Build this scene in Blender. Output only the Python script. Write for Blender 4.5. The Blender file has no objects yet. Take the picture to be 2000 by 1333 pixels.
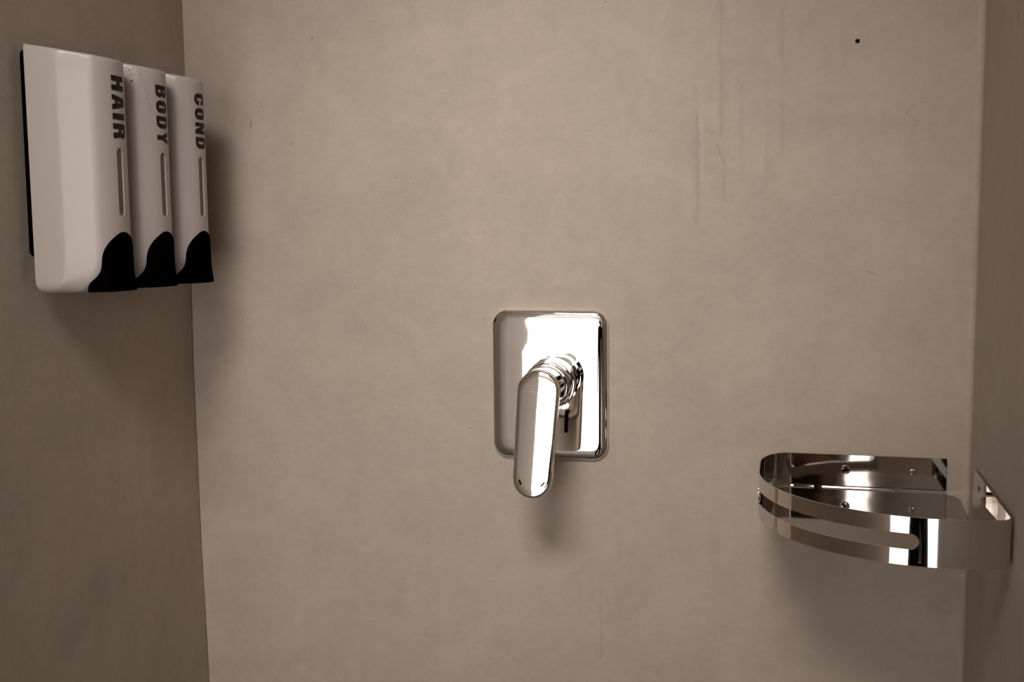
import bpy, bmesh, math, random
from mathutils import Vector, Matrix
from mathutils.geometry import delaunay_2d_cdt

SC = bpy.context.scene
COL = SC.collection
PI = math.pi
random.seed(4)

# ------------------------------------------------------------------ camera
FPX = 2168.06
CAM = Vector((0.67901, -1.17535, 1.55001))
R_ = Vector((0.97057368, 0.2406288, -0.00919267))
D_ = Vector((0.01622922, -0.10345306, -0.99450192))
F_ = Vector((-0.24025681, 0.96508821, -0.10431404))
cd = bpy.data.cameras.new('camera')
cd.sensor_fit = 'HORIZONTAL'
cd.sensor_width = 36.0
cd.lens = 36.0 * FPX / 2000.0
cd.clip_start = 0.02
cam = bpy.data.objects.new('camera', cd)
COL.objects.link(cam)
cam.matrix_world = Matrix(((R_.x, -D_.x, -F_.x, CAM.x), (R_.y, -D_.y, -F_.y, CAM.y),
                           (R_.z, -D_.z, -F_.z, CAM.z), (0, 0, 0, 1)))
SC.camera = cam

# ------------------------------------------------------------------ world, exposure
w = bpy.data.worlds.new('world')
SC.world = w
w.use_nodes = True
w.node_tree.nodes['Background'].inputs[0].default_value = (0.9, 0.93, 1.0, 1)
w.node_tree.nodes['Background'].inputs[1].default_value = 0.3
SC.view_settings.view_transform = 'Standard'
SC.view_settings.look = 'None'
SC.view_settings.gamma = 1
SC.view_settings.use_curve_mapping = False
SC.view_settings.exposure = 0.0

WINDOW_STRENGTH = 4.5      # frosted window behind the photographer
# large round downlight in the niche ceiling, tipped towards the back wall
LAMP = Vector((.43, -1.15, 2.425))
ld = bpy.data.lights.new('downlight', 'SPOT')
ld.energy = 125; ld.color = (1.0, 0.97, 0.93)
ld.spot_size = math.radians(49); ld.spot_blend = 1.0; ld.shadow_soft_size = 0.30
lo_ = bpy.data.objects.new('downlight', ld)
COL.objects.link(lo_)
lo_.location = LAMP
lo_.rotation_euler = (Vector((.38, 0, 1.55)) - LAMP).to_track_quat('-Z', 'Y').to_euler()
W = 0.86                    # width of the shower niche
LEFT_END = -1.75            # where the left wall ends
RIGHT_END = -1.25
ROOM_Y = -3.3
CEIL = 2.45


# ------------------------------------------------------------------ helpers
def setp(o, label=None, cat=None, group=None, kind=None):
    if label: o['label'] = label
    if cat: o['category'] = cat
    if group: o['group'] = group
    if kind: o['kind'] = kind
    return o


def smooth_mesh(me, ang=35):
    for p in me.polygons: p.use_smooth = True
    me.set_sharp_from_angle(angle=math.radians(ang))


def mk(name, bm, mat=None, parent=None, smooth=35):
    bmesh.ops.remove_doubles(bm, verts=bm.verts, dist=1e-6)
    bmesh.ops.recalc_face_normals(bm, faces=bm.faces)
    me = bpy.data.meshes.new(name)
    bm.to_mesh(me); bm.free()
    if smooth: smooth_mesh(me, smooth)
    o = bpy.data.objects.new(name, me)
    if mat: me.materials.append(mat)
    COL.objects.link(o)
    if parent: o.parent = parent
    return o


def empty(name, loc):
    o = bpy.data.objects.new(name, None)
    o.location = loc
    o.empty_display_size = 0.03
    COL.objects.link(o)
    return o


def box(bm, x0, x1, y0, y1, z0, z1):
    v = [bm.verts.new(c) for c in ((x0, y0, z0), (x1, y0, z0), (x1, y1, z0), (x0, y1, z0),
                                   (x0, y0, z1), (x1, y0, z1), (x1, y1, z1), (x0, y1, z1))]
    for f in ((0, 1, 2, 3), (4, 7, 6, 5), (0, 4, 5, 1), (1, 5, 6, 2), (2, 6, 7, 3), (3, 7, 4, 0)):
        bm.faces.new([v[i] for i in f])


def loft(bm, rings, closed=True, cap0=True, cap1=True):
    vs = [[bm.verts.new(p) for p in r] for r in rings]
    n = len(vs[0])
    for a, b in zip(vs[:-1], vs[1:]):
        for i in range(n if closed else n - 1):
            j = (i + 1) % n
            bm.faces.new((a[i], a[j], b[j], b[i]))
    if closed and cap0: bm.faces.new(list(reversed(vs[0])))
    if closed and cap1: bm.faces.new(vs[-1])
    return vs


def lathe(bm, prof, origin, axis='y', n=64):
    """prof: list of (radius, along). origin vector, axis toward -y."""
    rings = []
    for r, a in prof:
        rings.append([Vector((origin[0] + r * math.cos(2 * PI * i / n), origin[1] - a,
                              origin[2] + r * math.sin(2 * PI * i / n))) for i in range(n)])
    loft(bm, rings)


def rrect(cx, cz, hw, hh, r, n=10):
    pts = []
    for k, (sx, sz) in enumerate(((1, 1), (-1, 1), (-1, -1), (1, -1))):
        for i in range(n + 1):
            a = PI / 2 * (k + i / n)
            pts.append((cx + sx * (hw - r) + r * math.cos(a), cz + sz * (hh - r) + r * math.sin(a)))
    return pts


# ------------------------------------------------------------------ materials
def mat(name, base, rough=0.5, metal=0.0, coat=0.0, spec=0.5, emit=None, es=0.0):
    m = bpy.data.materials.new(name)
    m.use_nodes = True
    b = m.node_tree.nodes['Principled BSDF']
    b.inputs['Base Color'].default_value = (*base, 1)
    b.inputs['Roughness'].default_value = rough
    b.inputs['Metallic'].default_value = metal
    b.inputs['Coat Weight'].default_value = coat
    b.inputs['Coat Roughness'].default_value = 0.06
    b.inputs['Specular IOR Level'].default_value = spec
    if emit:
        b.inputs['Emission Color'].default_value = (*emit, 1)
        b.inputs['Emission Strength'].default_value = es
    return m


class N:
    """small node-building helper"""
    def __init__(s, m): s.t = m.node_tree; s.m = m
    def new(s, typ, **k):
        n = s.t.nodes.new(typ)
        for a, b in k.items(): setattr(n, a, b)
        return n
    def link(s, a, b): s.t.links.new(a, b)
    def math(s, op, a, b=None, c=None, clamp=False):
        n = s.new('ShaderNodeMath', operation=op, use_clamp=clamp)
        for i, v in enumerate((a, b, c)):
            if v is None: continue
            if isinstance(v, (int, float)): n.inputs[i].default_value = v
            else: s.link(v, n.inputs[i])
        return n.outputs[0]
    def vmath(s, op, a, b=None, scale=None):
        n = s.new('ShaderNodeVectorMath', operation=op)
        for i, v in enumerate((a, b)):
            if v is None: continue
            if isinstance(v, (tuple, Vector)): n.inputs[i].default_value = v
            else: s.link(v, n.inputs[i])
        if scale is not None:
            if isinstance(scale, (int, float)): n.inputs['Scale'].default_value = scale
            else: s.link(scale, n.inputs['Scale'])
        return n.outputs['Value'] if op in ('LENGTH', 'DOT_PRODUCT', 'DISTANCE') else n.outputs[0]
    def noise(s, vec, scale, detail=3, rough=0.55, dist=0.0):
        n = s.new('ShaderNodeTexNoise')
        n.inputs['Scale'].default_value = scale
        n.inputs['Detail'].default_value = detail
        n.inputs['Roughness'].default_value = rough
        n.inputs['Distortion'].default_value = dist
        s.link(vec, n.inputs['Vector'])
        return n.outputs['Fac']
    def mapr(s, v, a, b, c, d):
        n = s.new('ShaderNodeMapRange', interpolation_type='SMOOTHSTEP')
        for i, x in zip((1, 2, 3, 4), (a, b, c, d)): n.inputs[i].default_value = x
        s.link(v, n.inputs[0])
        return n.outputs[0]


def plaster(name, base, marks=(), offset=(0, 0, 0), streaks=None):
    """hand-troweled micro-cement: cloudy patches, fine grain, trowel lines and the wall's own nicks and stains.
    marks: (x0,z0,x1,z1,width,amount) in metres on the wall; amount<0 darker, >0 lighter"""
    m = mat(name, base, rough=0.6, spec=0.12)
    n = N(m)
    b = m.node_tree.nodes['Principled BSDF']
    pos = n.new('ShaderNodeNewGeometry').outputs['Position']
    p = n.vmath('ADD', pos, tuple(offset))
    warp = n.vmath('SCALE', p, scale=1.0)
    n1 = n.noise(warp, 3.2, 4, 0.6, 0.4)
    n2 = n.noise(warp, 13, 5, 0.62, 0.8)
    n3 = n.noise(warp, 70, 4, 0.65, 0.3)
    n4 = n.noise(warp, 420, 2, 0.6)
    st = n.vmath('MULTIPLY', p, (26.0, 26.0, 1.6))
    n5 = n.noise(st, 1.0, 4, 0.6, 0.6)
    tr = n.vmath('MULTIPLY', p, (4.0, 4.0, 16.0))
    n6 = n.noise(tr, 1.0, 4, 0.65, 1.2)
    def term(v, amp): return n.math('MULTIPLY', n.math('SUBTRACT', v, 0.5), amp)
    s = term(n1, 0.22)
    for v, a in ((n2, 0.28), (n3, 0.20), (n4, 0.14), (n6, 0.10)): s = n.math('ADD', s, term(v, a))
    if streaks:
        x0, wd, a = streaks
        sx = n.new('ShaderNodeSeparateXYZ'); n.link(pos, sx.inputs[0])
        mask = n.math('SUBTRACT', 1.0, n.mapr(n.math('ABSOLUTE', n.math('SUBTRACT', sx.outputs[0], x0)), 0.0, wd, 0, 1))
        zm = n.mapr(sx.outputs[2], 1.50, 1.62, 0, 1)
        s = n.math('ADD', s, n.math('MULTIPLY', term(n5, a), n.math('MULTIPLY', mask, zm)))
    s = n.math('ADD', s, term(n5, 0.07))
    # sparse pores
    vor = n.new('ShaderNodeTexVoronoi'); vor.inputs['Scale'].default_value = 26
    n.link(p, vor.inputs['Vector'])
    sel = n.math('GREATER_THAN', n.new('ShaderNodeSeparateColor').outputs[0], 0.5)
    sc = n.t.nodes.new('ShaderNodeSeparateColor'); n.link(vor.outputs['Color'], sc.inputs[0])
    sel = n.math('GREATER_THAN', sc.outputs[0], 0.80)
    rad = n.math('MULTIPLY', sc.outputs[1], 0.030)
    spot = n.math('LESS_THAN', vor.outputs['Distance'], rad)
    s = n.math('SUBTRACT', s, n.math('MULTIPLY', n.math('MULTIPLY', spot, sel), 0.22))
    # the wall's own nicks, hairlines and rubbed patches, plus the painted corner shade
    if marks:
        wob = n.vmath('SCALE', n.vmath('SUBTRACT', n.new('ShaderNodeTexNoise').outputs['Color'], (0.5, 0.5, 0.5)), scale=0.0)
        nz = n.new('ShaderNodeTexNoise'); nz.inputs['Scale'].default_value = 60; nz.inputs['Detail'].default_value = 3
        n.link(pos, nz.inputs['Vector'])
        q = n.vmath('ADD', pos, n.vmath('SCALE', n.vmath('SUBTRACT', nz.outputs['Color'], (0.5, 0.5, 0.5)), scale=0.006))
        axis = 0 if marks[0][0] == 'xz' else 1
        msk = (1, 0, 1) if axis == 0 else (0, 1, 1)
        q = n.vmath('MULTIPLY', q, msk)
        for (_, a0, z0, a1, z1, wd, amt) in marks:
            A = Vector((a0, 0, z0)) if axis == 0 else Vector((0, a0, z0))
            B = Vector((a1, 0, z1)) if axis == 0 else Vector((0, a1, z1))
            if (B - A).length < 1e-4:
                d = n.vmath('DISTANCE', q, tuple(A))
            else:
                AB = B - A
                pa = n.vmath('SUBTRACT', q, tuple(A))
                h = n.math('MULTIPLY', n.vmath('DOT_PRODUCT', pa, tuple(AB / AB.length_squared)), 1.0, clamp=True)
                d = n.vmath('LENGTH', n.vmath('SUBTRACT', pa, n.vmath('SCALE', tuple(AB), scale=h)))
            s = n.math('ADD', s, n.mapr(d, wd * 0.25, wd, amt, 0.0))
    fac = n.math('ADD', 1.0, s)
    col = n.vmath('SCALE', tuple(base), scale=fac)
    n.link(col, b.inputs['Base Color'])
    rgh = n.math('ADD', 0.60, term(n2, 0.2))
    n.link(rgh, b.inputs['Roughness'])
    bump = n.new('ShaderNodeBump')
    bump.inputs['Strength'].default_value = 0.35
    bump.inputs['Distance'].default_value = 0.002
    hgt = n.math('ADD', n.math('MULTIPLY', n2, 1.2), n.math('ADD', n.math('MULTIPLY', n3, 0.35), n.math('MULTIPLY', n5, 0.5)))
    n.link(hgt, bump.inputs['Height'])
    n.link(bump.outputs[0], b.inputs['Normal'])
    return m


WALL = (0.380, 0.314, 0.258)
X = 'xz'
# nicks and hairlines of the back wall (x, z in metres)
back_marks = [
    (X, .0815, 1.6625, .0820, 1.6690, .0013, -.45), (X, .0925, 1.6800, .0925, 1.6800, .0013, -.35),
    (X, .1175, 1.8060, .1215, 1.8065, .0013, -.35),
    (X, .1590, 1.7570, .1590, 1.7600, .0012, -.35), (X, .1310, 1.6410, .1315, 1.6450, .0011, -.35),
    (X, .6080, 1.8000, .6100, 1.6400, .0035, -.07), (X, .5860, 1.6600, .5870, 1.5650, .0030, -.08),
    (X, .5905, 1.6700, .5910, 1.5950, .0022, .06), (X, .6060, 1.6300, .6130, 1.6130, .0024, -.10),
    (X, .6130, 1.6130, .6145, 1.5700, .0026, -.06), (X, .6300, 1.6900, .6310, 1.6000, .0024, -.06),
    (X, .5830, 1.7000, .5850, 1.5500, .0050, -.05), (X, .6550, 1.7100, .6570, 1.5900, .0030, -.05),
    (X, .6700, 1.7600, .6710, 1.6200, .0030, -.05), (X, .5950, 1.6460, .6030, 1.6420, .0050, -.06),
    (X, .4630, 1.7920, .4900, 1.7880, .0011, -.18), (X, .7960, 1.6640, .7900, 1.6560, .0014, -.15),
    (X, .7900, 1.6560, .8010, 1.6480, .0012, -.15), (X, .8010, 1.6480, .7930, 1.6300, .0012, -.10),
    (X, .7560, 1.5000, .7640, 1.4960, .0012, -.25), (X, .4360, 1.4900, .4380, 1.4860, .0040, .05),
    (X, .1980, 1.1800, .2130, 1.1760, .0050, .08), (X, .6560, 1.2900, .6400, 1.2840, .0020, -.05),
    (X, .4840, 1.1600, .4850, 1.0700, .0010, -.14), (X, .3960, 1.0400, .4040, 1.0050, .0016, -.12),
    (X, .5200, 1.0050, .5500, 1.0120, .0030, -.06), (X, .1480, 1.6580, .1630, 1.6500, .0014, .10),
    (X, .7900, 1.5350, .8100, 1.5150, .0160, .05), (X, .5100, 1.5200, .5300, 1.4950, .0200, .04),
    (X, .3200, 1.4400, .3450, 1.4300, .0120, .04),
]
for (a, z, r, s_) in ((.2150, 1.437, .0013, -.30), (.2040, 1.480, .0012, -.30), (.1070, 1.392, .0012, -.25),
                      (.0600, 1.450, .0016, -.35), (.2560, 1.603, .0012, -.28), (.2760, 1.596, .0009, -.30),
                      (.1470, 1.706, .0013, -.2), (.2830, 1.735, .0011, -.3), (.4900, 1.7800, .0015, -.35),
                      (.4560, 1.040, .0012, -.35), (.4330, 1.037, .0014, -.3), (.3940, .968, .0013, -.3),
                      (.5300, 1.000, .0012, -.2), (.6280, 1.025, .0020, -.25), (.6150, 1.555, .0010, -.3),
                      (.5300, 1.7450, .0012, -.3), (.2420, 1.0820, .0011, -.3), (.2850, 1.190, .0013, -.3),
                      (.1600, 1.2050, .0012, -.25), (.3300, 1.055, .0013, -.3), (.4420, 1.2640, .0022, -.2)):
    back_marks.append((X, a, z, a, z, r, s_))
Y = 'yz'
left_marks = [
    (Y, -.001, 1.480, -.001, 0.90, .0022, -.38),  # corner darkness painted in as a thin line down the joint
    (Y, -.120, 1.455, -.150, 1.420, .0060, -.07), (Y, -.060, 1.380, -.100, 1.290, .0040, -.05),
    (Y, -.200, 1.190, -.260, 1.150, .0300, -.07), (Y, -.110, 1.2400, -.110, 1.2400, .0014, -.3),
    (Y, -.215, 1.4200, -.215, 1.4200, .0013, -.2), (Y, -.160, 1.050, -.160, 1.047, .0015, -.25),
    (Y, -.090, 1.085, -.105, 1.078, .0018, .10),
]
right_marks = [(Y, -.1638, 1.7215, -.1638, 1.7130, .0030, -.35), (Y, -.158, 1.7130, -.100, 1.7000, .0016, .06),
               (Y, -.080, 1.515, -.080, 1.515, .0014, .2)]
M_back = plaster('micro_cement_back', WALL, back_marks, streaks=(.61, .14, .22))
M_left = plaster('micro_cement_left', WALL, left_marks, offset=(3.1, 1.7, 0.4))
M_right = plaster('micro_cement_right', WALL, right_marks, offset=(7.3, 0.2, 2.2))
M_floor = plaster('micro_cement_floor', (0.14, 0.115, 0.095), offset=(1, 5, 2))
M_paint = mat('matt_white_paint', (0.80, 0.77, 0.73), rough=0.7, spec=0.2)
M_frame = mat('grey_window_frame', (0.30, 0.29, 0.28), rough=0.4)
M_pane = mat('frosted_daylit_glass', (0.8, 0.8, 0.8), rough=0.4, emit=(1.0, 0.965, 0.93), es=WINDOW_STRENGTH)
M_dark = mat('dark_hole', (0.006, 0.004, 0.003), rough=0.9, spec=0.1)


def chrome(name, tint, rough):
    m = mat(name, tint, rough=rough, metal=1.0)
    n = N(m)
    b = m.node_tree.nodes['Principled BSDF']
    tc = n.new('ShaderNodeTexCoord').outputs['Object']
    f = n.noise(tc, 18, 2, 0.5)
    bump = n.new('ShaderNodeBump')
    bump.inputs['Strength'].default_value = 0.05
    bump.inputs['Distance'].default_value = 0.002
    n.link(f, bump.inputs['Height'])
    n.link(bump.outputs[0], b.inputs['Normal'])
    return m


M_chrome = chrome('polished_chrome', (0.90, 0.875, 0.855), 0.025)
M_steel = chrome('polished_steel', (0.66, 0.605, 0.56), 0.035)
M_base = chrome('dull_polished_steel', (0.33, 0.295, 0.27), 0.05)
M_white = mat('glossy_white_plastic', (0.430, 0.370, 0.342), rough=0.3, coat=0.08, spec=0.3)
M_black = mat('satin_black_plastic', (0.0012, 0.0006, 0.0005), rough=0.7, spec=0.0)
M_ink = mat('black_print', (0.012, 0.006, 0.004), rough=0.6, spec=0.2)
M_winglass = mat('smoky_level_window', (0.10, 0.062, 0.045), rough=0.25, spec=0.5)
M_engr = mat('grey_laser_mark', (0.40, 0.38, 0.36), rough=0.4, metal=0.6)
M_speck = mat('grime_specks', (0.10, 0.07, 0.05), rough=0.8)

# ------------------------------------------------------------------ room shell
ZT = [(0.0, 0.0020), (.9977, .0020), (1.2055, -.0013), (1.3841, -.0022), (1.4835, -.0010), (1.60, .0002), (1.7229, .0012), (1.809, .0012), (CEIL, .0012)]


def bow(z):
    for (a, x), (b, y) in zip(ZT[:-1], ZT[1:]):
        if z <= b:
            t = (z - a) / (b - a); t = t * t * (3 - 2 * t)
            return x + (y - x) * t
    return ZT[-1][1]


def structure(name, bm, m, smooth=None):
    o = mk(name, bm, m, smooth=smooth)
    o['kind'] = 'structure'
    return o


bm = bmesh.new(); box(bm, -0.12, W + 0.12, 0.0, 0.12, 0, CEIL)
wall_back = structure('wall_back', bm, M_back)
# left wall, very slightly bowed by hand troweling
bm = bmesh.new()
rings = []
for i in range(61):
    z = CEIL * i / 60
    b = bow(z)
    rings.append([(b, 0.0, z), (b * 0.6, -0.25, z), (0, -0.6, z), (0, LEFT_END + .006, z), (-.006, LEFT_END, z), (-0.12, LEFT_END, z), (-0.12, 0.0, z)])
loft(bm, rings)
structure('wall_left', bm, M_left, smooth=30)
# right wall with a soft coved corner
bm = bmesh.new()
rings = []
for i in range(41):
    z = CEIL * i / 40
    r = 0.0065 + 0.001 * math.sin(z * 9)
    pr = [(W - r, 0.0, z)] + [(W - r + r * math.sin(a), -r + r * math.cos(a), z) for a in (PI / 12, PI / 6, PI / 4, PI / 3, PI * 5 / 12, PI / 2)]
    rings.append(pr + [(W, RIGHT_END + .006, z), (W + .006, RIGHT_END, z), (W + .12, RIGHT_END, z), (W + .12, 0.0, z)])
loft(bm, rings)
structure('wall_right', bm, M_right, smooth=40)
X0, X1 = -1.3, 1.7
bm = bmesh.new(); box(bm, X0, X1, ROOM_Y, 0.12, -0.1, 0); structure('floor', bm, M_floor)
bm = bmesh.new(); box(bm, X0, X1, ROOM_Y, 0.12, CEIL, CEIL + .1); structure('ceiling', bm, M_paint)
bm = bmesh.new()
loft(bm, [[Vector((LAMP.x + r * math.cos(2 * PI * i / 48), LAMP.y + r * math.sin(2 * PI * i / 48), z)) for i in range(48)] for r, z in ((.305, CEIL + .02), (.305, CEIL - .006), (.320, CEIL - .012), (.335, CEIL - .006), (.337, CEIL))], cap0=False, cap1=False)
dl = mk('ceiling_lamp', bm, M_frame)
setp(dl, 'large round recessed lamp in the ceiling over the shower', 'ceiling lamp')
bm = bmesh.new(); box(bm, X0 - .1, X0, ROOM_Y, LEFT_END + .12, 0, CEIL); structure('wall_far_left', bm, M_paint)
bm = bmesh.new(); box(bm, X0, -.12, LEFT_END, LEFT_END + .12, 0, CEIL); structure('wall_beside_niche_left', bm, M_paint)
bm = bmesh.new(); box(bm, X1, X1 + .1, ROOM_Y, RIGHT_END + .12, 0, CEIL); structure('wall_far_right', bm, M_paint)
bm = bmesh.new(); box(bm, W + .12, X1, RIGHT_END, RIGHT_END + .12, 0, CEIL); structure('wall_beside_niche_right', bm, M_paint)
WX0, WX1, WZ0, WZ1 = -0.85, 1.05, 0.10, 2.25
bm = bmesh.new()
box(bm, X0, WX0, ROOM_Y - .1, ROOM_Y, 0, CEIL); box(bm, WX1, X1, ROOM_Y - .1, ROOM_Y, 0, CEIL)
box(bm, WX0, WX1, ROOM_Y - .1, ROOM_Y, 0, WZ0); box(bm, WX0, WX1, ROOM_Y - .1, ROOM_Y, WZ1, CEIL)
structure('wall_front', bm, M_paint)
win = empty('window_1', (0, ROOM_Y, 0)); win['kind'] = 'structure'
bm = bmesh.new()
for a, b in ((WX0, WX0 + .05), (WX1 - .05, WX1), (.205, .245)): box(bm, a, b, -.07, -.02, WZ0, WZ1)
for a, b in ((WZ0, WZ0 + .05), (WZ1 - .05, WZ1)): box(bm, WX0 + .05, WX1 - .05, -.07, -.02, a, b)
mk('window_frame', bm, M_frame, win, smooth=None)
bm = bmesh.new(); box(bm, WX0 + .04, WX1 - .04, -.055, -.045, WZ0 + .04, WZ1 - .04)
mk('frosted_pane', bm, M_pane, win, smooth=None)

# ------------------------------------------------------------------ small drilled hole in the back wall
bm = bmesh.new()
rings = []
for r, y in ((.0034, -.0002), (.0026, -.0006), (.0017, .0003)):
    rings.append([Vector((.7423 + r * (1 + .18 * math.sin(3 * a)) * math.cos(a), y, 1.7281 + r * (1 + .15 * math.cos(2 * a)) * math.sin(a))) for a in [2 * PI * i / 24 for i in range(24)]])
loft(bm, rings, cap0=False, cap1=False)
hole = mk('drill_hole', bm, M_back)
setp(hole, 'small dark drill hole high on the back wall near the right corner', 'hole')
bm = bmesh.new()
bm.faces.new([bm.verts.new((.7423 + .0020 * math.cos(a) * (1 + .12 * math.sin(3 * a)), -.0005, 1.7277 + .0022 * math.sin(a))) for a in [2 * PI * i / 20 for i in range(20)]])
mk('hole_bore', bm, M_dark, hole, smooth=None)

# ------------------------------------------------------------------ soap dispensers on the left wall
PITCH = 0.07295
HW = 0.0360
XB = 0.0095
XF = 0.0815
HC = 0.0248      # half width of the front face
SG = 0.0085      # how far it bulges
XS = 0.0450


def section(z, inset=0.0):
    """half-outline of a chamber at local z (y from -HW .. +HW), front towards +x. local y centre 0"""
    zt = 1.7025
    zb = 1.4915
    hw, xf, xs = HW - inset, XF - inset, XS
    # rounded foot: the front sweeps back in a big radius, the sides in a small one
    R1, R2 = 0.036, 0.010
    if z < zb + R1:
        t = (zb + R1 - z) / R1; k = 1 - math.sqrt(max(0, 1 - t * t)); dx = 0.032 * k
    else: dx = 0
    if z < zb + R2:
        t = (zb + R2 - z) / R2; k = 1 - math.sqrt(max(0, 1 - t * t)); dy = 0.0085 * k; db = .008 * k
    else: dy = 0; db = 0
    xf -= dx; xs -= dx * 0.55; hw -= dy
    xc = xf - SG           # crease
    hc = min(HC, hw - .004)
    pts = []
    pts.append((XB + db + .0025, -hw + 0.0004)); pts.append((XB + db + .008, -hw))
    for t in (0.25, .5, .75): pts.append((XB + db + .008 + (xs - XB - db - .011) * t, -hw))
    # soft bend where the side turns into the bevel
    pts.append((xs - .003, -hw)); pts.append((xs, -hw + .0004)); pts.append((xs + .0035, -hw + .0022))
    a = Vector((xs + .0035, -hw + .0022)); b = Vector((xc, -hc))
    for t in (.2, .4, .6, .8, .97): pts.append(tuple(a.lerp(b, t)))
    # front arc
    r = (hc * hc + SG ** 2) / (2 * SG)
    a0 = math.asin(min(1, hc / r))
    for i in range(1, 14):
        an = -a0 + a0 * i / 14
        pts.append((xf - r + r * math.cos(an), r * math.sin(an)))
    pts.append((xf, 0.0))
    full = pts + [(x, -y) for x, y in reversed(pts[:-1])]
    return full


def front_x(y):
    r = (HC ** 2 + SG ** 2) / (2 * SG)
    if abs(y) < HC: return XF - r + math.sqrt(r * r - y * y)
    t = (abs(y) - HC) / (HW - .0022 - HC)
    return XF - SG + (XS + .0035 - (XF - SG)) * t


def ztop(x): return 1.7160 - (x - XB) / (XF - XB) * 0.0128


def body_mesh():
    bm = bmesh.new()
    zb = 1.4915
    rings = []
    zs = [zb + .0001, zb + .0006, zb + .0015, zb + .003, zb + .005, zb + .0075, zb + .010]
    zs += [zb + .010 + .026 * i / 12 for i in range(1, 13)]
    zs += [1.54, 1.56, 1.60, 1.65, 1.69]
    for z in zs: rings.append([Vector((x, y, z)) for x, y in section(z)])
    for ins, dz in ((0.0, -.0032), (.0004, -.0015), (.0012, -.0005), (.0026, 0.0)):
        rings.append([Vector((x if i else x, y, ztop(x) + dz)) for i, (x, y) in enumerate([(px - (ins if px > XB + .01 else 0), py * (1 - ins / HW)) for px, py in section(1.6)])])
    loft(bm, rings)
    return bm


# body with the recessed level window cut out
b0 = mk('body', body_mesh(), M_white, smooth=25)
cut = bmesh.new()
pts = []
z0s, z1s, hwS = 1.5612, 1.6232, .0044
for i in range(13):
    a = PI * i / 12; pts.append((hwS * math.cos(a), z1s - hwS + hwS * math.sin(a)))
for i in range(13):
    a = PI + PI * i / 12; pts.append((hwS * math.cos(a), z0s + hwS + hwS * math.sin(a)))
loft(cut, [[Vector((XF - .0030, y, z)) for y, z in pts], [Vector((XF + .006, y, z)) for y, z in pts]])
co = mk('cutter', cut, None, smooth=None)
md = b0.modifiers.new('b', 'BOOLEAN'); md.operation = 'DIFFERENCE'; md.solver = 'EXACT'; md.object = co
dg = bpy.context.evaluated_depsgraph_get()
body_me = bpy.data.meshes.new_from_object(b0.evaluated_get(dg))
bpy.data.objects.remove(b0); bpy.data.objects.remove(co)
smooth_mesh(body_me, 25)
# level window set into the recess
bm = bmesh.new()
loft(bm, [[Vector((XF - .0034, y * .97, z)) for y, z in pts], [Vector((XF - .0013, y * .97, z)) for y, z in pts]])
win_o = mk('level_window', bm, M_winglass); win_me = win_o.data; bpy.data.objects.remove(win_o)


def lever_mesh():
    bm = bmesh.new()
    prof = [  # z, half width, forward flare
        (1.5465, .0016, .0004), (1.5456, .0046, .0010), (1.5442, .0070, .0014), (1.5423, .0096, .0016), (1.5400, .0124, .0017), (1.5375, .0148, .0017),
        (1.5345, .0168, .0017), (1.5310, .0186, .0017), (1.5270, .0198, .0017), (1.5230, .0204, .0018), (1.5190, .0204, .0018), (1.5150, .0203, .0019),
        (1.5110, .0206, .0021), (1.5075, .0214, .0024), (1.5040, .0228, .0028), (1.5005, .0242, .0033), (1.4975, .0252, .0038), (1.4945, .0262, .0042), (1.4930, .0262, .0043), (1.4922, .0256, .0040)]
    rings = []
    for z, hw, fl in prof:
        hw *= 1.18 if z > 1.51 else 1.18 - (1.51 - z) / .0178 * .07
        r = []
        n = 18
        for i in range(n + 1):
            y = -hw + 2 * hw * i / n
            r.append(Vector((front_x(y) + fl, y, z)))
        e = front_x(hw)
        t_ = max(0, (1.5275 - z) / .036)
        xbody = XF - .032 * (1 - math.sqrt(max(0, 1 - t_ * t_)))
        xin = max(.0600, min(e, xbody - .004) - .004)
        r.append(Vector((xin, hw * .92, z)))
        for t in (.5, 0, -.5): r.append(Vector((xin - .002, hw * t, z)))
        r.append(Vector((xin, -hw * .92, z)))
        rings.append(r)
    loft(bm, rings)
    return bm


lo = mk('push_lever', lever_mesh(), M_black, smooth=40); lever_me = lo.data; bpy.data.objects.remove(lo)


# lettering: heavy condensed capitals, drawn as outlines (unit box, u right, v up)
def arc(cx, cy, rx, ry, a0, a1, n=7):
    return [(cx + rx * math.cos(math.radians(a0 + (a1 - a0) * i / n)), cy + ry * math.sin(math.radians(a0 + (a1 - a0) * i / n))) for i in range(n + 1)]


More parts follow.
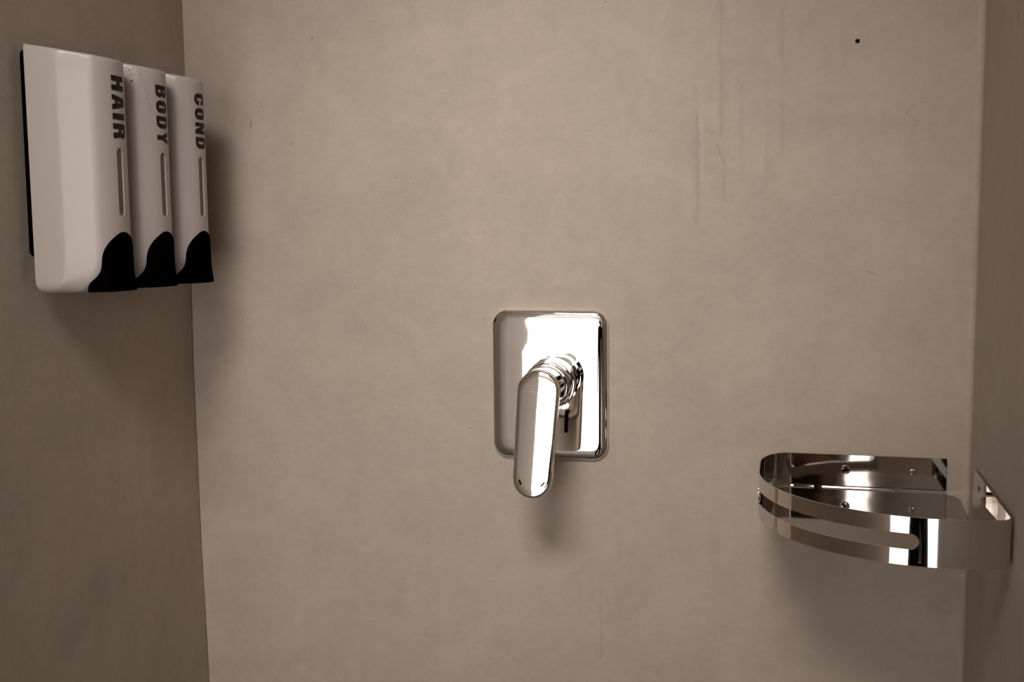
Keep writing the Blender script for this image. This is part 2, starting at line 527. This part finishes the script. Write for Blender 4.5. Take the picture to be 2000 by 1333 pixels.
GL = {
    'H': [[(0, 0), (.38, 0), (.38, .36), (.62, .36), (.62, 0), (1, 0), (1, 1), (.62, 1), (.62, .64), (.38, .64), (.38, 1), (0, 1)]],
    'A': [[(0, 0), (.36, 0), (.40, .20), (.62, .20), (.66, 0), (1.04, 0), (.76, 1), (.24, 1)], [(.44, .40), (.51, .74), (.58, .40)]],
    'I': [[(0, 0), (1, 0), (1, 1), (0, 1)]],
    'R': [[(0, 0), (.38, 0), (.38, .40), (.46, .40)] + [(.60, .30), (.64, 0), (1.02, 0), (.98, .32)] + arc(.82, .48, .15, .10, -60, 60, 3) + arc(.66, .74, .34, .26, -10, 90, 6) + [(0, 1)], [(.38, .60), (.38, .80), (.54, .80), (.60, .76), (.60, .64), (.54, .60)]],
    'B': [[(0, 0)] + arc(.66, .27, .34, .27, -90, 60, 7) + arc(.66, .75, .32, .25, -50, 90, 7) + [(0, 1)], [(.38, .18), (.38, .42), (.54, .42), (.60, .38), (.60, .22), (.54, .18)], [(.38, .60), (.38, .82), (.53, .82), (.58, .78), (.58, .64), (.53, .60)]],
    'O': [arc(.5, .28, .5, .28, 180, 360, 12) + arc(.5, .72, .5, .28, 0, 180, 12), [(.40, .22), (.40, .78), (.60, .78), (.60, .22)]],
    'D': [[(0, 0)] + arc(.52, .32, .48, .32, -90, 0, 7) + arc(.52, .68, .48, .32, 0, 90, 7) + [(0, 1)], [(.38, .21), (.38, .79), (.56, .79), (.62, .72), (.62, .28), (.56, .21)]],
    'Y': [[(.31, 0), (.69, 0), (.69, .38), (1.02, 1), (.64, 1), (.51, .66), (.38, 1), (-.02, 1), (.31, .38)]],
    'C': [arc(.5, .28, .5, .28, 180, 355, 12) + [(1, .40), (.62, .40), (.62, .24), (.40, .24), (.40, .76), (.62, .76), (.62, .60), (1, .60)] + arc(.5, .72, .5, .28, 5, 180, 12)],
    'N': [[(0, 0), (.34, 0), (.34, .50), (.62, 0), (1, 0), (1, 1), (.66, 1), (.66, .52), (.38, 1), (0, 1)]],
}


def text_mesh(word, ztop_, zbot, y0, y1):
    """runs downwards; the letters' tops face +y (away from the camera side)"""
    bm = bmesh.new()
    wd = {'I': .42}
    gap = .14
    tot = sum(wd.get(c, 1) for c in word) + gap * (len(word) - 1) * 1.9
    k = (ztop_ - zbot) / tot
    u = 0
    for c in word:
        cw = wd.get(c, 1)
        loops = GL[c]
        co, edges = [], []
        for lp in loops:
            b = len(co)
            co += [Vector(p) for p in lp]
            edges += [(b + i, b + (i + 1) % len(lp)) for i in range(len(lp))]
        V, E, Fc, *_ = delaunay_2d_cdt(co, edges, [], 5, 1e-6)
        sub = bmesh.new()
        vs = [sub.verts.new((v.x, v.y, 0)) for v in V]
        for f in Fc:
            try: sub.faces.new([vs[i] for i in f])
            except ValueError: pass
        # drop faces inside counters or outside
        def inside(p, lp):
            r = False
            for i in range(len(lp)):
                (xa, ya), (xb, yb) = lp[i], lp[(i + 1) % len(lp)]
                if (ya > p[1]) != (yb > p[1]) and p[0] < (xb - xa) * (p[1] - ya) / (yb - ya) + xa: r = not r
            return r
        kill = []
        for f in sub.faces:
            ctr = f.calc_center_median()
            if not inside(ctr, loops[0]) or any(inside(ctr, l) for l in loops[1:]): kill.append(f)
        bmesh.ops.delete(sub, geom=kill, context='FACES')
        for i in range(1, 12):
            bmesh.ops.bisect_plane(sub, geom=list(sub.verts) + list(sub.edges) + list(sub.faces), plane_co=(0, i / 12, 0), plane_no=(0, 1, 0))
        mp = {}
        for v in sub.verts:
            z = ztop_ - (u + v.co.x * cw) * k
            y = y0 + (y1 - y0) * v.co.y
            mp[v] = bm.verts.new((front_x(y) + .00025, y, z))
        for f in sub.faces:
            bm.faces.new([mp[v] for v in f.verts])
        sub.free()
        u += cw + gap * 1.9
    return bm


YC0 = -0.2600
words = [('HAIR', 'white wall soap dispenser nearest the camera, marked HAIR'),
         ('BODY', 'white wall soap dispenser between the other two, marked BODY'),
         ('COND', 'white wall soap dispenser nearest the back wall, marked COND')]
for k, (wd_, lab) in enumerate(words):
    root = empty('soap_dispenser', (0, YC0 + PITCH * k, 0))
    setp(root, lab, 'soap dispenser', 'soap dispensers in a row on the left wall')
    o = bpy.data.objects.new('body', body_me); o.parent = root; COL.objects.link(o)
    if k == 0: body_me.materials.clear(); body_me.materials.append(M_white)
    o = bpy.data.objects.new('level_window', win_me); o.parent = root; COL.objects.link(o)
    o['label'] = 'smoky brown level slit'
    o = bpy.data.objects.new('push_lever', lever_me); o.parent = root; COL.objects.link(o)
    o['label'] = 'black push lever'
    o = mk('lettering', text_mesh(wd_, 1.6885, 1.6320, -.0078, .0120), M_ink, root, smooth=30)
    o['label'] = 'black capital letters %s reading downwards' % wd_
    if k == 1:
        bm = bmesh.new()
        sp = [(-.0275, 1.7000), (-.0270, 1.6955), (-.0225, 1.6955), (-.0200, 1.6885), (-.0185, 1.6835), (-.0175, 1.6805), (-.0165, 1.6780),
              (-.0172, 1.6740), (-.0168, 1.6700), (-.0158, 1.6685), (-.0150, 1.6665), (-.0145, 1.6650), (-.0152, 1.6630), (-.0140, 1.6625), (-.0262, 1.7025), (-.0268, 1.6900)]
        for (y, z) in sp:
            r = random.uniform(.00025, .0005)
            c = Vector((front_x(y) + .00012, y, z))
            nrm = Vector((front_x(y), y)) - Vector((front_x(y + .001), y + .001))
            vs = []
            for i in range(8):
                a = 2 * PI * i / 8
                yy = y + r * math.cos(a)
                vs.append(bm.verts.new((front_x(yy) + .00025, yy, z + 1.4 * r * math.sin(a))))
            bm.faces.new(vs)
        o = mk('grime_specks', bm, M_speck, root, smooth=None)
        setp(o, 'tiny dark specks', kind='stuff')

# black mounting plate behind the three
bm = bmesh.new()
ya, yb_ = YC0 - .0258, YC0 + 2 * PITCH + .0258
pl = rrect((ya + yb_) / 2, (1.5250 + 1.7125) / 2, (yb_ - ya) / 2, (1.7125 - 1.5250) / 2, .006, 6)
loft(bm, [[Vector((x, y + (0 if x < .009 else 0), z)) for y, z in pl] for x in (-.001, .0125)])
br = mk('mounting_plate', bm, M_black, smooth=40)
setp(br, 'black plate on the left wall behind the three soap dispensers', 'mounting plate')

# ------------------------------------------------------------------ shower mixer
mx = empty('shower_mixer', (.4294, 0, 1.3763))
setp(mx, 'chrome shower mixer on the back wall with a hanging lever', 'shower mixer')
OX, OZ = .4294, 1.3763
KC = (.4330 - OX, 1.3795 - OZ)


def place(o, root): o.parent = root; return o


PHW, PHH = .0640, .0812
bm = bmesh.new()
nseg = 12
rings = []


def ring_rr(ins, y, rr=.0165):
    return [Vector((x, y, z)) for x, z in rrect(0, 0, PHW - ins, PHH - ins, max(.004, rr - ins * .6), nseg)]


prof = [(0, 0), (0, -.0036), (.0002, -.0046), (.0008, -.0056), (.0018, -.0064), (.0031, -.0070), (.0046, -.0075), (.0065, -.0080), (.0086, -.00833), (.0110, -.0085)]
for ins, y in prof: rings.append(ring_rr(ins, y))
base_ring = rrect(0, 0, PHW - .0110, PHH - .0110, .0100, nseg)
circ = []
for x, z in base_ring:
    a = math.atan2(z - KC[1], x - KC[0])
    circ.append((KC[0] + .0262 * math.cos(a), KC[1] + .0262 * math.sin(a)))
for t in (.15, .3, .4, .5, .55, .6, .65, .7, .75, .80, .85, .90, .95, 1.0):
    rg = []
    for (x0, z0), (x1, z1) in zip(base_ring, circ):
        x, z = x0 + (x1 - x0) * t, z0 + (z1 - z0) * t
        d = math.hypot(x - KC[0], z - KC[1]) - .0262
        rg.append(Vector((x, -.0085 + .0006 * math.exp(-(max(0, d) / .0085) ** 1.3), z)))
    rings.append(rg)
loft(bm, rings, cap0=False, cap1=True)
mk('cover_plate', bm, M_chrome, mx, smooth=50)
for nm, pr in (('base_ring', [(.0271, .0060), (.0271, .0142), (.0268, .0146), (.0258, .0148)]),
               ('inner_ring', [(.0258, .0160), (.0264, .0161), (.0266, .0164), (.0266, .0192), (.0263, .0196), (.0246, .0198)]),
               ('collar', [(.0240, .0209), (.0247, .0210), (.0250, .0214), (.0250, .0415), (.0247, .0430), (.0238, .0438), (.0226, .0440)]),
               ('hub', [(.0215, .0454), (.0222, .0455), (.0225, .0459), (.0225, .0720), (.0215, .0735)])):
    bm = bmesh.new(); lathe(bm, pr, (KC[0], 0, KC[1]), n=128)
    mk(nm, bm, M_chrome, mx, smooth=30)
for r_, a_, b_ in ((.0264, .0146, .0162), (.0247, .0196, .0211), (.0223, .0438, .0456)):  # black rings added to stand for the shade in the grooves
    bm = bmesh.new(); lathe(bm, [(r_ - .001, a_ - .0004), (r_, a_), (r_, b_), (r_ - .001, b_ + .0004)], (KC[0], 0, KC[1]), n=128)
    o = mk('groove_shade_ring', bm, M_dark, mx, smooth=30); o['label'] = 'thin black ring added as groove shade'
# lever: a tapered slab, tilted outwards
bm = bmesh.new()
L = .1315
R1L = .0206
TOPZ = .0212
tilt = math.radians(8)


def lever_outline(ins, nn=20):
    r0, r1 = .0222 - ins, R1L - ins
    zc0 = 0.0; zc1 = -(L - .0222 - R1L)
    pts = []
    for i in range(nn + 1):
        a = PI * i / nn; pts.append((r0 * math.cos(a), zc0 + r0 * math.sin(a)))
    for i in range(1, 8): pts.append((-(r0 + (r1 - r0) * i / 8), zc1 * i / 8))
    for i in range(nn + 1):
        a = PI + PI * i / nn; pts.append((r1 * math.cos(a), zc1 + r1 * math.sin(a)))
    for i in range(7, 0, -1): pts.append(((r0 + (r1 - r0) * i / 8), zc1 * i / 8))
    return pts


def bulge(x, z): return -0.0011 * (1 - (x / .024) ** 2)


T = .0105
BG = .0004


def bg(x): return -BG * (1 - min(1, abs(x) / .0200) ** 2)


rings = []
for ins, y, w_ in ((.0060, 0.0, 0), (.0030, -.0004, 0), (.0012, -.0014, 0), (.0004, -.0026, 0), (0, -.0040, 0), (0, -T + .0028, 0), (.0003, -T + .0016, .4), (.0009, -T + .0008, .7), (.0018, -T + .0003, .9), (.0030, -T, 1)):
    rings.append([Vector((x, y + w_ * bg(x), z)) for x, z in lever_outline(ins)])
zm = -(L - .0222 - R1L) / 2
for s_ in (.85, .7, .55, .4, .25, .1):
    rings.append([Vector((x * s_, -T + bg(x * s_), zm + (z - zm) * (1 - (1 - s_) * .7))) for x, z in lever_outline(.0030)])
loft(bm, rings)
rot = Matrix.Rotation(math.radians(-1.4), 4, 'Z') @ Matrix.Rotation(math.radians(2.4), 4, 'Y') @ Matrix.Rotation(-tilt, 4, 'X')
org = Vector((KC[0], -.0700, KC[1] - .0010))
bmesh.ops.transform(bm, matrix=Matrix.Translation(org) @ rot, verts=bm.verts)
lever = mk('lever', bm, M_chrome, mx, smooth=50)


def on_lever(bmx): bmesh.ops.transform(bmx, matrix=Matrix.Translation(org) @ rot, verts=bmx.verts)


# faint worn mark across the lever
bm = bmesh.new()
yy = -T - .00125
x = -.0078
for i in range(9):
    wg = (.0012, .0011, .0013, .0010, .0012, .0013, .0011, .0010, .0012)[i]
    for (a, b_, c, d) in (((0, .0003, 0, 1), (wg * .6, wg * .6 + .0003, 0, 1), (0, wg * .8, .45, .62)) if i % 2 else ((0, .0003, 0, 1), (0, wg * .8, 0, .18), (0, wg * .8, .82, 1))):
        vs = [bm.verts.new(p) for p in ((x + a, yy, -.0010 + .0016 * c), (x + b_, yy, -.0010 + .0016 * c), (x + b_, yy, -.0010 + .0016 * d), (x + a, yy, -.0010 + .0016 * d))]
        bm.faces.new(vs)
    x += wg + .0006
on_lever(bm)
o = mk('faint_mark', bm, M_engr, lever, smooth=None)
o['label'] = 'faint grey worn mark'
# two short dark dashes near the tip, reflections painted in
for sx in (-1, 1):
    bm = bmesh.new()
    zc1 = -(L - .0222 - R1L)
    c = Vector((sx * .0120, 0, zc1 - .0048))
    dv = Vector((sx * .0017, 0, .0022)) if sx > 0 else Vector((sx * .0012, 0, .0026))
    nv = Vector((-dv.z, 0, dv.x)).normalized() * .0008
    vs = []
    for q in (c - dv - nv, c + dv - nv, c + dv + nv, c - dv + nv):
        rr_ = min(1, abs(q.x) / .0156); vs.append(bm.verts.new((q.x, -T - .0010 * (1 - rr_ * rr_) - .0006, q.z)))
    bm.faces.new(vs)
    on_lever(bm)
    o = mk('reflection_dash', bm, M_dark, lever, smooth=None)
    o['label'] = 'small dark painted reflection'
# recess on the rear of the lever
bm = bmesh.new()
loft(bm, [[Vector((x, y, z)) for x, z in rrect(0.004, -.052, .0022 - i_, .016 - i_, .0015, 6)] for y, i_ in ((.0002, 0), (.0012, .0004))])
on_lever(bm)
o = mk('rear_insert', bm, M_dark, lever, smooth=40)

# ------------------------------------------------------------------ corner shelf
ZS = 1.3112
H = .0402
sh = empty('corner_shelf', (.80, -.10, ZS - H))
setp(sh, 'polished steel corner shelf with a slotted curved rim, right of the mixer', 'corner shelf')
SO = Vector((.80, -.10, ZS - H))


def sm(p, q, t): return (p[0] + (q[0] - p[0]) * t, p[1] + (q[1] - p[1]) * t)


# plan outline of the strip, from the flange's free end round to the right-wall end
def plan():
    P = []
    yb = -.0022
    xL = .6545
    for x in [.8375, .80, .76, .72, .69, .6725]: P.append((x, yb))
    P[-1] = (.6860, yb)
    for i in range(1, 17):
        a = PI / 2 + PI / 2 * i / 16
        P.append((xL + .0300 + .0300 * math.cos(a), yb - .052 + .052 * math.sin(a)))
    for y in (-.065, -.080): P.append((xL, y))
    P.append((.6546, -.0955))
    C = (.8045, -.0955); Rr = .1500
    for i in range(1, 49):
        a = math.radians(180 + (287.0 - 180) * i / 48)
        P.append((C[0] + Rr * math.cos(a), C[1] + (Rr + .0015) * math.sin(a)))
    # tight return against the right wall
    xr = W - .0024
    x_, y_ = P[-1]
    for i in range(1, 9):
        a = math.radians(287 + (360 - 287) * i / 8)
        P.append((xr - .0125 + .0125 * math.cos(a) * 1.0, y_ + .0125 * (math.sin(a) - math.sin(math.radians(287))) ))
    P[-9:-8] = [P[-9]]
    for y in (-.21, -.18, -.14, -.10, -.07, -.0470): P.append((xr, y))
    return P


def resample(P, step):
    out = [Vector(P[0])]
    for a, b in zip(P[:-1], P[1:]):
        a, b = Vector(a), Vector(b)
        n = max(1, int(round((b - a).length / step)))
        for i in range(1, n + 1): out.append(a.lerp(b, i / n))
    return out


PL = resample(plan(), .0035)
cum = [0]
for a, b in zip(PL[:-1], PL[1:]): cum.append(cum[-1] + (b - a).length)
TOT = cum[-1]


def at(s):
    s = max(0, min(TOT, s))
    for i in range(len(cum) - 1):
        if s <= cum[i + 1]:
            t = (s - cum[i]) / max(1e-9, cum[i + 1] - cum[i])
            p = PL[i].lerp(PL[i + 1], t)
            return p
    return PL[-1]


def nrm(s):
    a, b = at(s - .003), at(s + .003)
    d = (b - a).normalized()
    return Vector((-d.y, d.x))      # towards the inside


def s_of(pred):
    for c, p in zip(cum, PL):
        if pred(p): return c
s_leg = s_of(lambda p: p.y < -.030)
s_slotL = s_of(lambda p: p.y < -.088) + .0065
s_slotR = max(c for c, p in zip(cum, PL) if p.x < .7795 and p.y < -.15)
s_band = s_of(lambda p: p.x > .8475 and p.y < -.2)
TH = .0012
FLH = .0350     # flange height on the walls


def hbot(s):
    """strip's lower edge: flanges on the walls are shallower than the rim"""
    if s < s_leg - .03: return ZS - FLH
    if s < s_leg: return ZS - FLH - (H - FLH) * (s - s_leg + .03) / .03
    if s > TOT - .10: return ZS - FLH
    return ZS - H


slz, slh = ZS - .0203, .0066


def strip(bm):
    ss = sorted(set([round(c, 5) for c in cum] + [s_slotL, s_slotR] + [s_slotL - slh * math.cos(PI / 2 * i / 8) for i in range(9)] + [s_slotR + slh * math.cos(PI / 2 * i / 8) for i in range(9)]))
    ss2 = [ss[0]]
    for s in ss[1:]:
        if s - ss2[-1] > 4e-5: ss2.append(s)
    def half(s):
        if s < s_slotL: d = s_slotL - s
        elif s > s_slotR: d = s - s_slotR
        else: return slh
        return math.sqrt(max(0, slh * slh - d * d)) if d <= slh + 1e-6 else 0
    cols = []
    for s in ss2:
        p, n = at(s), nrm(s)
        if s < .02: n = Vector((0, -1))
        q = p + n * TH
        h = half(s)
        zz = [ZS, slz + h, slz - h, hbot(s)]
        out = [bm.verts.new((p.x, p.y, z)) for z in zz]
        inn = [bm.verts.new((q.x, q.y, z)) for z in zz]
        cols.append((out, inn, h))
    for (o1, i1, h1), (o2, i2, h2) in zip(cols[:-1], cols[1:]):
        for k in (0, 2):
            bm.faces.new((o1[k], o2[k], o2[k + 1], o1[k + 1])); bm.faces.new((i1[k], i1[k + 1], i2[k + 1], i2[k]))
        if h1 > 0 or h2 > 0:
            bm.faces.new((o1[1], o2[1], i2[1], i1[1])); bm.faces.new((o1[2], i1[2], i2[2], o2[2]))
        bm.faces.new((o1[0], i1[0], i2[0], o2[0])); bm.faces.new((o1[3], o2[3], i2[3], i1[3]))
    for (o1, i1, h) in (cols[0], cols[-1]):
        for k in (0, 1, 2): bm.faces.new((o1[k], o1[k + 1], i1[k + 1], i1[k]))
    bmesh.ops.remove_doubles(bm, verts=bm.verts, dist=2e-5)


bm = bmesh.new(); strip(bm)
bmesh.ops.translate(bm, verts=bm.verts, vec=-SO)
rim = mk('rim', bm, M_steel, sh, smooth=28)
# base plate, set just inside the strip
ZB = ZS - .0345
bm = bmesh.new()
pp = []
in_s = [c for c in cum if c > s_leg - .02 and c < TOT - .105]
s_a = s_of(lambda p: p.y < -.0150)
s_b = s_of(lambda p: p.x > .8420 and p.y < -.2)
for i in range(90):
    s = s_a + (s_b - s_a) * i / 89
    p = at(s) + nrm(s) * (TH + .0004)
    pp.append(p)
pp[0] = Vector((pp[0].x, -.0145))
pp += [Vector((.8425, -.200)), Vector((.8440, -.120)), Vector((.8470, -.036)), Vector((.8462, -.026)), Vector((.8430, -.0175)), Vector((.8380, -.0140)), Vector((.8300, -.0132)), Vector((.68, -.0132))]
rings = [[Vector((p.x, p.y, z)) - SO for p in pp] for z in (ZB - .0012, ZB)]
loft(bm, rings)
mk('base_plate', bm, M_base, sh, smooth=30)
# weld tabs joining base plate and rear flange
for x in (.7128, .7920):
    bm = bmesh.new(); box(bm, x - .004, x + .004, -.0136, -.0030, ZB - .0010, ZB + .0003)
    bmesh.ops.translate(bm, verts=bm.verts, vec=-SO)
    mk('weld_tab', bm, M_steel, sh, smooth=None)
# fixing screw (countersunk, dark socket) and the plain hole beside it, and one hole in the right flange
yf = -.0022 - TH
bm = bmesh.new()
lathe(bm, [(.0046, 0), (.0046, .0007), (.0040, .0012), (.0022, .0013), (.0020, .0004)], (.7401, yf, ZS - .0153), n=32)
bmesh.ops.translate(bm, verts=bm.verts, vec=-SO)
scr = mk('screw', bm, M_steel, sh, smooth=30)
bm = bmesh.new(); lathe(bm, [(.0020, 0), (.0020, .00135)], (.7401, yf, ZS - .0153), n=6)
bmesh.ops.translate(bm, verts=bm.verts, vec=-SO)
mk('screw_socket', bm, M_dark, scr, smooth=None)
bm = bmesh.new()
lathe(bm, [(.0030, 0), (.0030, .0005), (.0022, .0008), (.0019, .0002)], (.8054, yf, ZS - .0150), n=28)
bmesh.ops.translate(bm, verts=bm.verts, vec=-SO)
mk('rivet', bm, M_steel, sh, smooth=30)
bm = bmesh.new()
vs = [bm.verts.new((W - .0024 - TH - .0002, -.0788 + .0022 * math.cos(2 * PI * i / 20), ZS - .0120 + .0026 * math.sin(2 * PI * i / 20))) for i in range(20)]
bm.faces.new(vs)
bmesh.ops.translate(bm, verts=bm.verts, vec=-SO)
mk('fixing_hole', bm, M_dark, sh, smooth=None)


# ------------------------------------------------------------------ the photographer, mirrored in the chrome
M_cloth = mat('black_cotton', (0.010, 0.008, 0.007), rough=0.85, spec=0.1)
M_skin = mat('skin', (0.50, 0.30, 0.22), rough=0.55)
M_hair = mat('dark_hair', (0.02, 0.013, 0.009), rough=0.6)
M_cam = mat('camera_black', (0.012, 0.012, 0.012), rough=0.45, spec=0.3)
FEET = Vector((0.60, -1.47, 0))
AX = Vector((.9706, .2406, 0)); AY = Vector((-.2406, .9706, 0)); AZ = Vector((0, 0, 1))


def loc(s, b, z): return AX * s + AY * b + AZ * z


verts, edges, rad, tagm = [], [], [], []


def node(p, r, prev=None):
    verts.append(loc(*p)); rad.append(r if isinstance(r, tuple) else (r, r))
    if prev is not None: edges.append((prev, len(verts) - 1))
    return len(verts) - 1


pel = node((0, 0, .90), (.150, .105))
wai = node((.00, .005, 1.05), (.125, .095), pel)
che = node((.03, .01, 1.22), (.150, .105), wai)
upc = node((.05, .01, 1.345), (.120, .085), che)
nk = node((.10, .02, 1.425), .052, upc)
nk2 = node((.125, .035, 1.475), .052, nk)
h1 = node((.135, .050, 1.535), (.066, .082), nk2)
h2 = node((.138, .045, 1.600), (.074, .092), h1)
h3 = node((.138, .037, 1.655), (.052, .065), h2)
for sd in (-1, 1):
    hp = node((sd * .090, 0, .84), (.085, .088), pel)
    kn = node((sd * .110, .02, .48), (.056, .058), hp)
    ca = node((sd * .112, -.01, .32), (.050, .052), kn)
    an = node((sd * .115, -.015, .09), (.036, .038), ca)
    node((sd * .125, .11, .035), (.036, .026), an)
    sh_ = node((.05 + sd * .165, .01, 1.345), (.056, .056), upc)
    ub = node((.05 + sd * .215, .045, 1.235), (.046, .046), sh_)
    el = node(((.31, .085, 1.145) if sd > 0 else (-.175, .100, 1.150)), (.038, .038), ub)
    fo = node(((.29, .125, 1.30) if sd > 0 else (-.070, .140, 1.32)), (.034, .034), el)
    wr = node((.143 + sd * .088, .150, 1.455), (.026, .020), fo)
    pa = node((.143 + sd * .092, .165, 1.500), (.034, .016), wr)
    for fi in range(4):
        zz = 1.575 - fi * .020
        a = node((.143 + sd * (.098 - .002 * fi), .178, zz - .020), .0095, pa)
        b = node((.143 + sd * .096, .212, zz), .0085, a)
        c = node((.143 + sd * (.078 + .002 * fi), .226, zz + .002), .0080, b)
        node((.143 + sd * (.060 + .003 * fi), .224, zz + .002), .0072, c)
    th = node((.143 + sd * .080, .145, 1.505), .0110, pa)
    node((.143 + sd * .056, .140, 1.520), .0090, th)
me = bpy.data.meshes.new('person')
me.from_pydata([tuple(v) for v in verts], edges, [])
person = bpy.data.objects.new('person', me)
COL.objects.link(person)
md = person.modifiers.new('skin', 'SKIN'); md.use_smooth_shade = True
for i, sv in enumerate(me.skin_vertices[0].data): sv.radius = rad[i]; sv.use_root = (i == 0)
md2 = person.modifiers.new('sub', 'SUBSURF'); md2.levels = 2; md2.render_levels = 2
dg = bpy.context.evaluated_depsgraph_get()
pm = bpy.data.meshes.new_from_object(person.evaluated_get(dg))
person.modifiers.clear()
person.data = pm
person.location = FEET
pm.materials.clear()
for m_ in (M_skin, M_cloth): pm.materials.append(m_)
for f in pm.polygons:
    c = f.center
    b_ = c.dot(AY); s_l = c.dot(AX)
    hand = c.z > 1.44 and b_ > .13 and abs(s_l - .143) > .04
    head = c.z > 1.43 and not hand and abs(s_l - .12) < .12
    f.material_index = 0 if (hand or head) else 1
    f.use_smooth = True
setp(person, 'person in black clothes holding a camera up to the eye, facing the wall', 'person')
# hair cap, nose, ears, shoes
bm = bmesh.new()
bmesh.ops.create_uvsphere(bm, u_segments=28, v_segments=18, radius=1)
for v in bm.verts:
    q = v.co.copy()
    fr = max(0, q.y) * (1 if q.z < .45 else 0)
    v.co = Vector((q.x * .086, q.y * (.104 - .045 * fr) - .012, q.z * .098 if q.z > -.3 else -.3 * .098 + (q.z + .3) * .05))
bmesh.ops.transform(bm, matrix=Matrix(((AX.x, AY.x, 0, 0), (AX.y, AY.y, 0, 0), (0, 0, 1, 0), (0, 0, 0, 1))), verts=bm.verts)
bmesh.ops.translate(bm, verts=bm.verts, vec=loc(.138, .020, 1.628))
mk('hair', bm, M_hair, person, smooth=60)
for sd in (-1, 1):
    bm = bmesh.new()
    bmesh.ops.create_uvsphere(bm, u_segments=12, v_segments=10, radius=1)
    for v in bm.verts: v.co = loc(v.co.x * .008, v.co.y * .016, v.co.z * .030) + loc(.137 + sd * .080, .035, 1.575)
    mk('ear', bm, M_skin, person, smooth=60)
    bm = bmesh.new()
    rings = []
    for t, wd2, hh in ((-.10, .030, .05), (-.085, .038, .07), (-.02, .040, .085), (.05, .044, .07), (.11, .046, .055), (.15, .040, .045), (.175, .022, .03)):
        rings.append([loc(sd * .12 + wd2 * math.cos(a), t, max(0, .5 * hh + .5 * hh * math.sin(a) * 1.3)) for a in [2 * PI * i / 16 for i in range(16)]])
    loft(bm, rings)
    mk('shoe', bm, M_cam, person, smooth=50)
def blob(name, m_, c, r):
    bm = bmesh.new()
    bmesh.ops.create_uvsphere(bm, u_segments=16, v_segments=12, radius=1)
    for v in bm.verts: v.co = loc(v.co.x * r[0], v.co.y * r[1], v.co.z * r[2]) + loc(*c)
    return mk(name, bm, m_, person, smooth=60)


blob('nose', M_skin, (.137, .118, 1.560), (.011, .014, .020))
blob('mouth', mat('lips', (0.36, 0.13, 0.11), rough=0.5), (.137, .113, 1.522), (.022, .008, .006))
for sd in (-1, 1): blob('eye', mat('eye_white', (0.6, 0.58, 0.55), rough=0.2), (.137 + sd * .031, .117, 1.585), (.012, .008, .006))
# shirt collar
bm = bmesh.new()
loft(bm, [[loc(.100 + r * math.cos(a), .022 + r * .95 * math.sin(a), z + .010 * math.cos(a - PI / 2) * -1) for a in [2 * PI * i / 28 for i in range(28)]] for r, z in ((.072, 1.395), (.062, 1.420), (.057, 1.442), (.053, 1.442), (.052, 1.420))], cap0=False, cap1=False)
mk('collar', bm, M_cloth, person, smooth=60)
# the camera in the hands, just behind the point the picture is taken from
pc = empty('camera_body', CAM - F_ * .080)
setp(pc, 'black camera held up in front of the person', 'camera')
U_ = -D_


def cpt(a, b, c): return R_ * a + U_ * b + F_ * c      # right, up, forward


bm = bmesh.new()
loft(bm, [[cpt(x, z, f) for x, z in rrect(0, 0, .066, .040, .010, 5)] for f in (-.030, .020)])
bx = [cpt(x, z, f) for f in (-.020, .022) for x, z in ((-.022, .038), (.022, .038), (.014, .060), (-.014, .060))]
vs = [bm.verts.new(q) for q in bx]
for f in ((0, 1, 2, 3), (4, 7, 6, 5), (0, 4, 5, 1), (1, 5, 6, 2), (2, 6, 7, 3), (3, 7, 4, 0)): bm.faces.new([vs[i] for i in f])
mk('housing', bm, M_cam, pc, smooth=40)
bm = bmesh.new()
loft(bm, [[cpt(r * math.cos(a), r * math.sin(a), f) for a in [2 * PI * i / 32 for i in range(32)]] for r, f in ((.033, .020), (.034, .040), (.032, .060), (.032, .072), (.028, .073), (.022, .066))])
mk('lens', bm, M_cam, pc, smooth=40)
